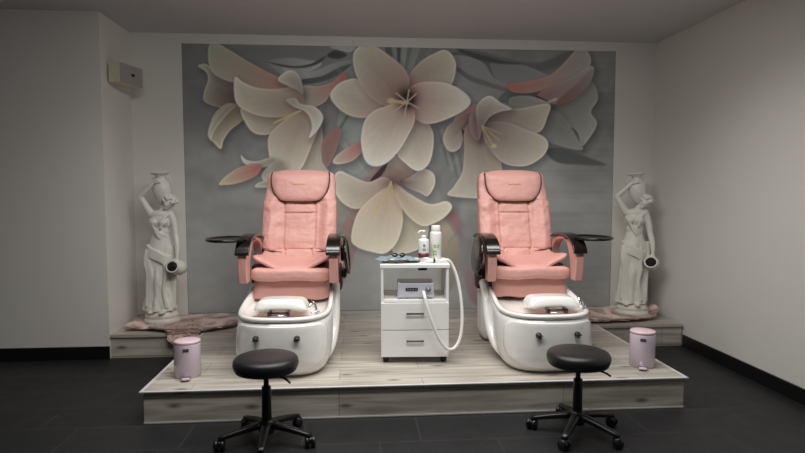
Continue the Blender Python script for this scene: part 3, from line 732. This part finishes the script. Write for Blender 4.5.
# pump bottle
pb = thing('pump_bottle', 'white pump bottle with wine-red lower label on the trolley top', 'bottle', on_t(.062, .14, TZ), 0)
obj('bottle_body', lathe(bmesh.new(), [(0, 0), (.031, 0), (.034, .004), (.034, .135), (.031, .145), (.015, .152), (.0, .152)], 36), 'white_plastic', pb, smooth=True)
obj('lower_label', lathe(bmesh.new(), [(.034, .028), (.0347, .028), (.0347, .058), (.034, .058)], 36), 'label_red', pb, smooth=True)
bm = bmesh.new(); lathe(bm, [(0, -.0012), (.0085, -.0012), (.0085, .0002), (0, .0002)], 20, (0, -.0352, .108), M4=Matrix.Rotation(PI/2, 4, 'X'))
for i, w_ in enumerate((.02, .026, .018)): box(bm, -w_/2, w_/2, -.0357, -.0345, .086-i*.006, .088-i*.006)
obj('print', bm, 'grey_print', pb)
bm = lathe(bmesh.new(), [(0, .152), (.015, .152), (.015, .168), (.006, .170), (.006, .186), (.012, .188), (.014, .198), (.010, .204), (0, .204)], 24)
tube(bm, [(0, 0, .197), (-.02, -.004, .199), (-.032, -.006, .190), (-.034, -.006, .182)], .006, 10)
obj('pump', bm, 'white_plastic', pb, smooth=True)
# tall tube bottle
tb = thing('lotion_bottle', 'tall white round-shouldered bottle with a green letter, behind the pump bottle', 'bottle', on_t(.145, .19, TZ), 0)
obj('bottle_body', lathe(bmesh.new(), [(0, 0), (.034, 0), (.038, .005), (.038, .175), (.036, .186), (.030, .192), (0, .192)], 36), 'white_plastic', tb, smooth=True)
obj('cap', lathe(bmesh.new(), [(0, .1925), (.029, .1925), (.030, .20), (.029, .228), (.026, .232), (0, .232)], 36), 'white_plastic', tb, smooth=True)
bm = bmesh.new()
for x0, x1, z0, z1 in ((-.022, -.018, .03, .066), (-.022, -.002, .062, .066), (-.022, -.002, .042, .046), (-.006, -.002, .042, .066)): box(bm, x0, x1, -.0385, -.0355, z0, z1)
obj('green_letter', bm, 'green', tb)
bm = bmesh.new()
for i, w_ in enumerate((.040, .030, .034)): box(bm, -w_/2, w_/2, -.0385, -.034, .105-i*.008, .1078-i*.008)
obj('print', bm, 'green', tb)
# little glass jar
gj = thing('glass_jar', 'tiny clear glass jar with white lid in front of the two bottles', 'jar', on_t(.075, .075, TZ), 0)
obj('jar_body', lathe(bmesh.new(), [(0, 0), (.016, 0), (.018, .004), (.018, .022), (0, .022)], 24), 'white_plastic', gj, smooth=True)
obj('lid', lathe(bmesh.new(), [(0, .0222), (.019, .0222), (.019, .034), (0, .035)], 24), 'white_plastic', gj, smooth=True)
# folded cloth
bm = bmesh.new(); nx, ny = 30, 16; rings = []
cg = []
for j in range(ny+1):
    row = []
    for i in range(nx+1):
        u = i/nx; v = j/ny
        x = -.235+.25*u+.02*math.sin(v*5); y = .02+.19*v+.03*u+.012*math.sin(u*9)
        z = TZ+.004+.020*sm(0, .3, u)*sm(1.02, .7, u)+.006*math.sin(u*21+v*5)*sm(0, .2, u)+.006*noise.noise(Vector((u*6, v*5, 0)))+.004
        row.append(bm.verts.new(on_t(x, y, max(z, TZ+.003))))
    cg.append(row)
for j in range(ny):
    for i in range(nx): bm.faces.new((cg[j][i], cg[j][i+1], cg[j+1][i+1], cg[j+1][i]))
cl = obj('folded_cloth', bm, 'cloth', None, smooth=True)
md = cl.modifiers.new('thick', 'SOLIDIFY'); md.thickness = .003; md.offset = 1
tag(cl, 'crumpled blue-grey folded cloth lying on the trolley top', 'cloth')
sg = thing('sunglasses', 'small dark spectacles lying on the blue-grey cloth', 'glasses', on_t(-.10, .09, TZ+.042), TR_+R(10))
for s in (-1, 1):
    bm = bmesh.new(); lathe(bm, [(0, -.002), (.018, -.002), (.019, 0), (.018, .002), (0, .002)], 20, (s*.024, 0, .008), sy=.75, M4=Matrix.Rotation(R(70), 4, 'X'))
    obj('lens', bm, 'gloss_black', sg, smooth=True)
    bm = bmesh.new(); tube(bm, [(s*.043, 0, .010), (s*.046, .03, .010), (s*.03, .09, .004)], .0022, 6); obj('temple', bm, 'black', sg, smooth=True)
bm = bmesh.new(); tube(bm, [(-.006, 0, .011), (0, 0, .013), (.006, 0, .011)], .002, 6); obj('bridge', bm, 'black', sg, smooth=True)

# ------------------------------------------------------------------ pedal bins
def bin_(x, y, r, h, rz, label):
    t = thing('pedal_bin', label, 'bin', (x, y, H), rz, 'small pink pedal bins on the podium')
    obj('bin_body', lathe(bmesh.new(), [(0, .0), (r*.97, .0), (r*.97, .01), (r, .012), (r, h-.02), (r*.99, h-.016), (0, h-.016)], 56), 'bin', t, smooth=True)
    obj('lid', lathe(bmesh.new(), [(0, h-.0155), (r*1.0, h-.0155), (r*1.005, h-.004), (r*.985, h), (r*.7, h+.004), (0, h+.006)], 56), 'bin_in', t, smooth=True)
    bm = bmesh.new(); rbox(bm, (0, -r-.02, .014), (.026, .022, .006), .005, 5)
    obj('pedal', bm, 'chrome', t, smooth=True)
    bm = bmesh.new(); rbox(bm, (0, -r-.045, .016), (.022, .006, .007), .005, 4); obj('pedal_pad', bm, 'bin_in', t, smooth=True)
    obj('maker_plate', B(-.016, .016, -r-.003, -r+.004, h-.052, h-.036), 'black', t, bevel=.001)
    bm = bmesh.new()
    for i in range(4): box(bm, -.011+i*.006, -.007+i*.006, -r-.0036, -r-.0028, h-.047, h-.041)
    obj('plate_print', bm, 'grey_print', t)
bin_(-1.362, -1.575, .075, .213, R(10), 'pink cylindrical pedal bin on the podium, left of both chairs')
bin_(1.385, -1.60, .075, .222, R(-24), 'pink cylindrical pedal bin on the podium, right of both chairs')

# ------------------------------------------------------------------ stools
def stool(x, y, ang, seat_h, label):
    t = thing('rolling_stool', label, 'stool', (x, y, 0), 0, 'black rolling stools before the podium')
    z = seat_h
    obj('seat', lathe(bmesh.new(), [(0, z-.075), (.13, z-.075), (.15, z-.068), (.158, z-.052), (.162, z-.035), (.159, z-.016), (.150, z-.005), (.135, z+.001), (.08, z+.002), (0, z)], 64), 'vinyl', t, smooth=True)
    obj('seat_plate', B(-.07, .07, -.07, .07, z-.09, z-.0755), 'black', t, bevel=.004)
    bm = bmesh.new(); a = R(-38); tube(bm, [(.02*math.cos(a), .02*math.sin(a), z-.085), (.12*math.cos(a), .12*math.sin(a), z-.088), (.165*math.cos(a), .165*math.sin(a), z-.105)], .0055, 8)
    obj('lever', bm, 'black', t, smooth=True)
    obj('gas_lift', lathe(bmesh.new(), [(0, .27), (.013, .27), (.013, z-.0905), (0, z-.0905)], 24), 'black', t, smooth=True)
    obj('column', lathe(bmesh.new(), [(0, .05), (.024, .05), (.025, .10), (.023, .285), (.021, .29), (0, .291)], 28), 'black', t, smooth=True)
    hub = obj('base_hub', lathe(bmesh.new(), [(0, .052), (.036, .052), (.042, .07), (.040, .115), (.030, .122), (0, .122)], 28), 'black', t, smooth=True)
    for k in range(5):
        a = ang+2*PI*k/5; rot = Matrix.Rotation(a, 4, 'Z')
        rings = []
        for u in np.linspace(0, 1, 10):
            xx = .03+u*.205; zz = .094-.036*u**1.3; hw = .024-.009*u; hh = .017-.006*u
            rings.append([rot @ Vector((xx, hw*math.copysign(abs(math.cos(b))**.6, math.cos(b)), zz+hh*math.copysign(abs(math.sin(b))**.6, math.sin(b)))) for b in [2*PI*i/14 for i in range(14)]])
        lg = obj('leg', loft(bmesh.new(), rings), 'black', t, smooth=True)
        bm = bmesh.new(); A = a+[.6, 2.0, -.8, 1.2, -1.9][k]
        Mx = Matrix.Rotation(A, 4, 'Z') @ Matrix.Rotation(PI/2, 4, 'X')
        for s in (-1, 1): lathe(bm, [(0, s*.015-.010), (.024, s*.015-.010), (.027, s*.015-.004), (.027, s*.015+.004), (.024, s*.015+.010), (0, s*.015+.010)], 20, (0, 0, .0272), M4=Mx)
        lathe(bm, [(0, .022), (.02, .024), (.021, .040), (.012, .05), (0, .052)], 16)
        obj('caster', bm, 'black', lg, smooth=True, loc=rot @ Vector((.230, 0, 0)))
    return t
stool(-.825, -2.115, R(-89), .442, 'black round-seat rolling stool in front of the left pink chair')
stool(.772, -2.125, R(-54), .436, 'black round-seat rolling stool in front of the right pink chair')

# ------------------------------------------------------------------ statues
def statue(x, y, rz, label):
    t = thing('water_carrier_statue', label, 'statue', (x, y, H+.026), rz, 'white water carrier statues')
    bm = bmesh.new()
    def ell(c, r, rot=None, seg=20):
        q = bmesh.new(); bmesh.ops.create_uvsphere(q, u_segments=seg, v_segments=seg//2, radius=1)
        Mt = Matrix.Translation(c) @ (rot or Matrix()) @ Matrix.Diagonal((*r, 1))
        mp = {v.index: bm.verts.new(Mt @ v.co) for v in q.verts}
        for f in q.faces: bm.faces.new([mp[v.index] for v in f.verts])
        q.free()
    def limb(pts, r0, r1, rm=None):
        tube(bm, pts, r0, 12, 5, rfun=lambda u: (r0+(r1-r0)*u) if rm is None else (r0*(1-u)*(1-2*u)+4*rm*u*(1-u)+r1*u*(2*u-1)))
        ell(pts[0], (r0,)*3); ell(pts[-1], (r1,)*3)
    # gown: stacked folded sections from feet to hips
    secs = [(.095, -.008, -.01, .108, .085), (.13, -.008, -.005, .098, .08), (.20, -.012, 0, .084, .072), (.32, -.018, 0, .078, .068), (.42, -.014, 0, .080, .068), (.52, -.004, .0, .085, .066), (.58, .0, .0, .083, .064), (.63, .004, 0, .070, .055), (.67, .006, 0, .060, .048)]
    zs = np.linspace(.095, .67, 40); rings = []
    for z in zs:
        cx, cy, rx, ry = [float(np.interp(z, [s[0] for s in secs], [s[i] for s in secs])) for i in (1, 2, 3, 4)]
        ring = []
        for k in range(96):
            a = 2*PI*k/96
            f = 1+(.075*(1-sm(.5, .62, z))+.02)*math.sin(a*11+z*9*math.sin(a)+1.5)*(.6+.4*math.sin(a*3+z*5))
            f += .06*math.sin(a*5-z*16)*(1-sm(.55, .65, z))+.10*math.exp(-((a-3.4)/.7)**2)*math.exp(-((z-.16)/.10)**2)
            f += .05*abs(math.sin(a*7+z*22))*(1-sm(.5, .62, z))
            knee = .016*math.exp(-((z-.34)/.07)**2)*math.exp(-((a-4.9)/.5)**2)
            ring.append((cx+rx*f*math.cos(a), cy+(ry*f+knee)*math.sin(a), z))
        rings.append(ring)
    loft(bm, rings)
    # sash over the hips, diagonal
    for i in range(5):
        z0 = .60-.016*i; tube(bm, [(-.085+.004*i, -.02, z0), (-.05, -.062-.002*i, z0-.02), (.01, -.075, z0-.05), (.06, -.06, z0-.085), (.088, -.01, z0-.10)], .0085, 8)
    for i in range(3):
        tube(bm, [(-.075+.012*i, -.055, .57), (-.082+.014*i, -.07, .47), (-.07+.016*i, -.068, .38), (-.075+.018*i, -.062, .24), (-.078+.02*i, -.07, .13)], .010, 8)
    tube(bm, [(.045, -.06, .49), (.055, -.07, .38), (.04, -.066, .26), (.06, -.075, .12)], .011, 8)
    # torso
    ell((.006, 0, .70), (.060, .048, .08)); ell((.006, 0, .775), (.073, .052, .075)); ell((.008, .002, .83), (.078, .044, .038))
    ell((-.026, -.042, .775), (.030, .026, .028)); ell((.038, -.042, .772), (.030, .026, .028))
    for i in range(5): tube(bm, [(-.060+.004*i, -.030, .80-.012*i), (-.03+.006*i, -.060, .755-.018*i), (.02, -.055, .70-.012*i), (.058-.004*i, -.030, .665+.004*i)], .0045, 6)
    for i in range(3): tube(bm, [(.072-.01*i, -.02, .84), (.05-.006*i, -.052, .79), (.03-.004*i, -.06, .72)], .006, 6)
    # neck, head turned and bowed
    limb([(.012, .0, .845), (.035, -.004, .875), (.055, -.008, .895)], .026, .024)
    hm = Matrix.Rotation(R(22), 4, 'Y') @ Matrix.Rotation(R(14), 4, 'X')
    hc = Vector((.072, -.014, .918)); ell(hc, (.036, .042, .046), hm)
    def hpnt(a, b, c): return hc+(hm.to_3x3() @ Vector((a, b, c)))
    ell(hpnt(0, -.041, -.006), (.006, .010, .012), hm, 10)          # nose
    ell(hpnt(0, -.032, -.034), (.014, .012, .011), hm, 10)          # chin
    for s in (-1, 1): ell(hpnt(s*.014, -.036, .006), (.009, .005, .004), hm, 10); ell(hpnt(s*.036, .0, -.006), (.006, .010, .012), hm, 8)
    ell(hpnt(0, -.038, -.022), (.010, .005, .004), hm, 8)
    rr = random.Random(2)
    for i in range(70):                                             # curled hair
        a = rr.uniform(0, 2*PI); e = rr.uniform(-.1, 1.2)
        v = Vector((.040*math.cos(a)*math.cos(e), .043*math.sin(a)*math.cos(e)+.006, .016+.042*math.sin(e)))
        if v.y < -.028 and v.z < .03: continue
        ell(hpnt(*(v*1.1)), (.012, .012, .010), hm, 8)
    ell(hpnt(.012, .045, .022), (.026, .024, .024), hm, 12); ell(hpnt(.046, .015, .03), (.016, .018, .016), hm, 10)
    # raised arm holding the amphora on the shoulder
    limb([(-.058, 0, .838), (-.085, -.008, .89), (-.122, -.012, .965)], .030, .021)
    limb([(-.122, -.012, .965), (-.08, -.022, 1.01), (-.025, -.03, 1.07)], .021, .013, .019)
    ell((-.012, -.034, 1.083), (.015, .010, .018), Matrix.Rotation(R(40), 4, 'Y'))
    for i in range(4):
        limb([(-.012+.007*i-.006, -.040, 1.088-.006*i), (.006+.006*i, -.047, 1.103-.008*i), (.020+.004*i, -.046, 1.107-.011*i)], .0055, .0042)
    limb([(-.018, -.034, 1.072), (-.002, -.046, 1.070), (.008, -.048, 1.077)], .006, .005)
    # lowered arm
    limb([(.075, 0, .835), (.100, .0, .76), (.112, -.01, .675)], .028, .021)
    limb([(.112, -.01, .675), (.128, -.03, .60), (.132, -.05, .515)], .021, .013, .020)
    ell((.132, -.055, .495), (.013, .012, .020))
    for i in range(4): limb([(.122+.008*i, -.060, .485), (.120+.009*i, -.073, .470), (.121+.009*i, -.074, .452)], .0055, .0042)
    limb([(.118, -.056, .495), (.108, -.068, .484), (.104, -.072, .472)], .006, .005)
    # feet
    for s, yy in ((-.045, -.075), (.035, -.088)): ell((s, yy, .092), (.020, .040, .014))
    # long trailing drapery on the jug side
    for i in range(4): tube(bm, [(.075+.008*i, .0, .60), (.088+.006*i, -.015, .45), (.075+.007*i, -.01, .30), (.070+.008*i, -.02, .11)], .013, 8)
    fo = obj('figure', bm, 'statue', t, smooth=True)
    md = fo.modifiers.new('one_skin', 'REMESH'); md.mode = 'VOXEL'; md.voxel_size = .0052; md.use_smooth_shade = True
    md = fo.modifiers.new('soften', 'SMOOTH'); md.iterations = 3; md.factor = .5
    # plinth
    obj('plinth', lathe(bmesh.new(), [(0, 0), (.133, 0), (.137, .008), (.137, .030), (.128, .036), (.126, .044), (.130, .050), (.130, .066), (.120, .074), (.112, .088), (.105, .096), (0, .097)], 48, sy=.85), 'statue', t, smooth=True)
    # amphora on the shoulder
    am = bmesh.new(); Mt = Matrix.Translation((.030, .012, .905)) @ Matrix.Rotation(R(-5), 4, 'Y')
    lathe(am, [(0, 0), (.020, .002), (.034, .03), (.048, .07), (.054, .115), (.050, .15), (.036, .178), (.026, .192), (.024, .212), (.030, .228), (.052, .240), (.055, .248), (.048, .252), (.024, .240), (0, .225)], 36, M4=Mt)
    for v_ in am.verts:
        q_ = Mt.inverted() @ v_.co; v_.co = Mt @ Vector((q_.x*1.2, q_.y*1.15, q_.z))
    for s in (-1, 1): tube(am, [Mt @ Vector((s*.028, 0, .215)), Mt @ Vector((s*.056, 0, .208)), Mt @ Vector((s*.064, 0, .18)), Mt @ Vector((s*.048, 0, .15))], .0055, 8)
    obj('amphora', am, 'statue', t, smooth=True)
    # tipped jug
    jg = bmesh.new(); Mt = Matrix.Translation((.127, -.02, .425)) @ Matrix.Rotation(R(2), 4, 'Z') @ Matrix.Rotation(R(76), 4, 'X') @ Matrix.Rotation(R(-10), 4, 'Y')
    lathe(jg, [(0, -.075), (.022, -.073), (.045, -.05), (.058, -.015), (.056, .02), (.040, .048), (.032, .060), (.036, .072), (.047, .080), (.048, .087), (.040, .089), (.032, .078), (0, .076)], 36, M4=Mt)
    j = obj('jug', jg, 'statue', t, smooth=True)
    mo = bmesh.new(); rr = random.Random(5)
    lathe(mo, [(0, .0765), (.031, .0785), (.036, .0855), (0, .083)], 24, M4=Mt)
    for i in range(16):
        a = rr.uniform(0, 2*PI); q = rr.uniform(0, .026)
        lathe(mo, [(0, -.006), (.006, -.003), (.006, .003), (0, .006)], 8, Mt @ Vector((q*math.cos(a), q*math.sin(a), .087)))
    obj('jug_opening', mo, 'dark_hole', j, smooth=True)
    for c_ in t.children: 
        if c_.name.split('.')[0] in ('figure', 'amphora', 'jug'): c_.scale = (1.14, 1.08, 1.035)
    return t
statue(-1.928, -.27, R(-4), 'white plaster water carrier statue on the left side step, beside the mural edge')
statue(1.965, -.27, R(-22), 'white plaster water carrier statue on the right side step, near the bare wall')

# ------------------------------------------------------------------ sheepskins
def rug(cx, cy, pts, label, fold=None, seed=1):
    """pts: outline in plan; long wool locks over a thin hide; fold = (y edge, x limits) where it hangs over a step"""
    rr = random.Random(seed)
    poly = [(p.x, p.y) for p in crom([(a, b, 0) for a, b in pts], 6, True)]
    def inside(x, y):
        c = False; n = len(poly)
        for i in range(n):
            a, b = poly[i], poly[(i+1) % n]
            if (a[1] > y) != (b[1] > y) and x < (b[0]-a[0])*(y-a[1])/(b[1]-a[1])+a[0]: c = not c
        return c
    def place(x, y, h):
        hgt = .010+.012*(noise.noise(Vector((x*6, y*6, seed)))+.5)
        if fold and x < fold[1] and x > fold[0] and y < fold[2]:
            d = fold[2]-y; a = min(d/.03, 1)*PI/2; c_ = Vector((x, fold[2], H-.012)); n_ = Vector((0, -math.sin(a), math.cos(a)))
            return c_+n_*(.016+h+hgt*.6)+Vector((0, 0, -max(0, d-.03)))
        if fold and len(fold) > 3 and x > fold[3]:
            d = x-fold[3]; return Vector((fold[3]+d*.8, y, H+h+.006+hgt+d*.5))
        return Vector((x, y, H+.004+h+hgt))
    bm = bmesh.new()
    # hide: grid clipped to the outline
    st = .02; xs = [p[0] for p in poly]; ys = [p[1] for p in poly]
    gx = np.arange(min(xs), max(xs)+st, st); gy = np.arange(min(ys), max(ys)+st, st); V = {}
    def vert(i, j):
        if (i, j) not in V: V[i, j] = bm.verts.new(place(gx[i], gy[j], .001))
        return V[i, j]
    for i in range(len(gx)-1):
        for j in range(len(gy)-1):
            if inside(gx[i]+st/2, gy[j]+st/2): bm.faces.new((vert(i, j), vert(i+1, j), vert(i+1, j+1), vert(i, j+1)))
    n = 0
    while n < 13000:
        x = rr.uniform(min(xs), max(xs)); y = rr.uniform(min(ys), max(ys))
        if not inside(x, y): continue
        n += 1
        p = place(x, y, 0); q0 = place(x, y, .02); up = (q0-p).normalized()
        a = noise.noise(Vector((x*5, y*5, 9)))*7+rr.uniform(-.6, .6); L = rr.uniform(.022, .040)
        lean = Vector((math.cos(a), math.sin(a), -.05 if up.z > .5 else -1)); w = rr.uniform(.003, .006)
        side_ = Vector((-math.sin(a), math.cos(a), 0))*w
        tip = p+up*L*.55+lean*L*.9
        if tip.y > -.016: tip.y = -.016
        mid = p+up*L*.5+lean*L*.35
        v = [bm.verts.new(k) for k in (p-side_, p+side_, mid+side_*.8, mid-side_*.8, tip)]
        bm.faces.new((v[0], v[1], v[2], v[3])); bm.faces.new((v[3], v[2], v[4]))
    o = obj('sheepskin_rug', bm, 'fur', None)
    return tag(o, label, 'rug', 'dusty pink sheepskins under the statues')
rug(0, 0, [(-2.14, -.06), (-2.17, -.25), (-2.14, -.44), (-2.0, -.48), (-1.88, -.52), (-1.81, -.56), (-1.74, -.66), (-1.66, -.68), (-1.58, -.60), (-1.46, -.52), (-1.34, -.42), (-1.31, -.25), (-1.42, -.12), (-1.6, -.06), (-1.9, -.03)],
    'dusty pink sheepskin under the left statue, draped over the step edge', (-3, -1.555, -.556), 1)
rug(0, 0, [(1.36, -.10), (1.33, -.28), (1.42, -.45), (1.55, -.52), (1.75, -.50), (1.92, -.48), (2.08, -.42), (2.18, -.32), (2.20, -.2), (2.1, -.07), (1.9, -.03), (1.6, -.04)],
    'dusty pink sheepskin under the right statue, one corner curling up by the wall', (5, 6, -9, 2.10), 2)

# ------------------------------------------------------------------ alarm box on the left wall
ab = thing('alarm_box', 'small ivory and grey wall box with a dark slot, high on the left wall', 'alarm box', (WL, -.345, 2.135), 0)
obj('wall_bracket', B(.0005, .045, -.06, .10, -.05, .05), 'sensor_side', ab, bevel=.003)
obj('cover', B(0, .092, -.125, .15, -.072, .072), 'sensor', ab, bevel=.005, seg=3, loc=(.042, 0, 0), rot=(0, 0, R(-14)))
obj('grey_face', B(.0925, .100, -.123, .148, -.071, .071), 'sensor_side', ab, bevel=.002, loc=(.042, 0, 0), rot=(0, 0, R(-14)))
obj('slot', B(.1003, .102, .005, .045, -.010, .010), 'black', ab, bevel=.0005, loc=(.042, 0, 0), rot=(0, 0, R(-14)))

# ------------------------------------------------------------------ light
def area(name, loc, rot, sx, sy, power, col, spread=180):
    l = bpy.data.lights.new(name, 'AREA'); l.shape = 'RECTANGLE'; l.size = sx; l.size_y = sy; l.energy = power; l.color = col; l.spread = R(spread)
    o = bpy.data.objects.new(name, l); COL.objects.link(o); o.location = loc; o.rotation_euler = rot; return o
# ceiling panels of the treatment room (behind the camera) and over the seats
area('ceiling_lamp_rear', (-.2, -2.65, ZC-.02), (R(20), 0, 0), 2.6, .5, 52, (1, .99, .965), 165)
area('ceiling_lamp_front', (-.05, -1.75, ZC-.02), (0, 0, 0), 2.6, .35, 28, (1, .985, .96), 140)
area('daylight', (WR+.3, (WY0+WY1)/2, 1.5), (0, R(-90), 0), 1.5, 2.0, 130, (.70, .83, 1))
wd = bpy.data.worlds.new('sky'); SC.world = wd; wd.use_nodes = True
bg = wd.node_tree.nodes['Background']; bg.inputs[0].default_value = (.75, .84, 1, 1); bg.inputs[1].default_value = .6
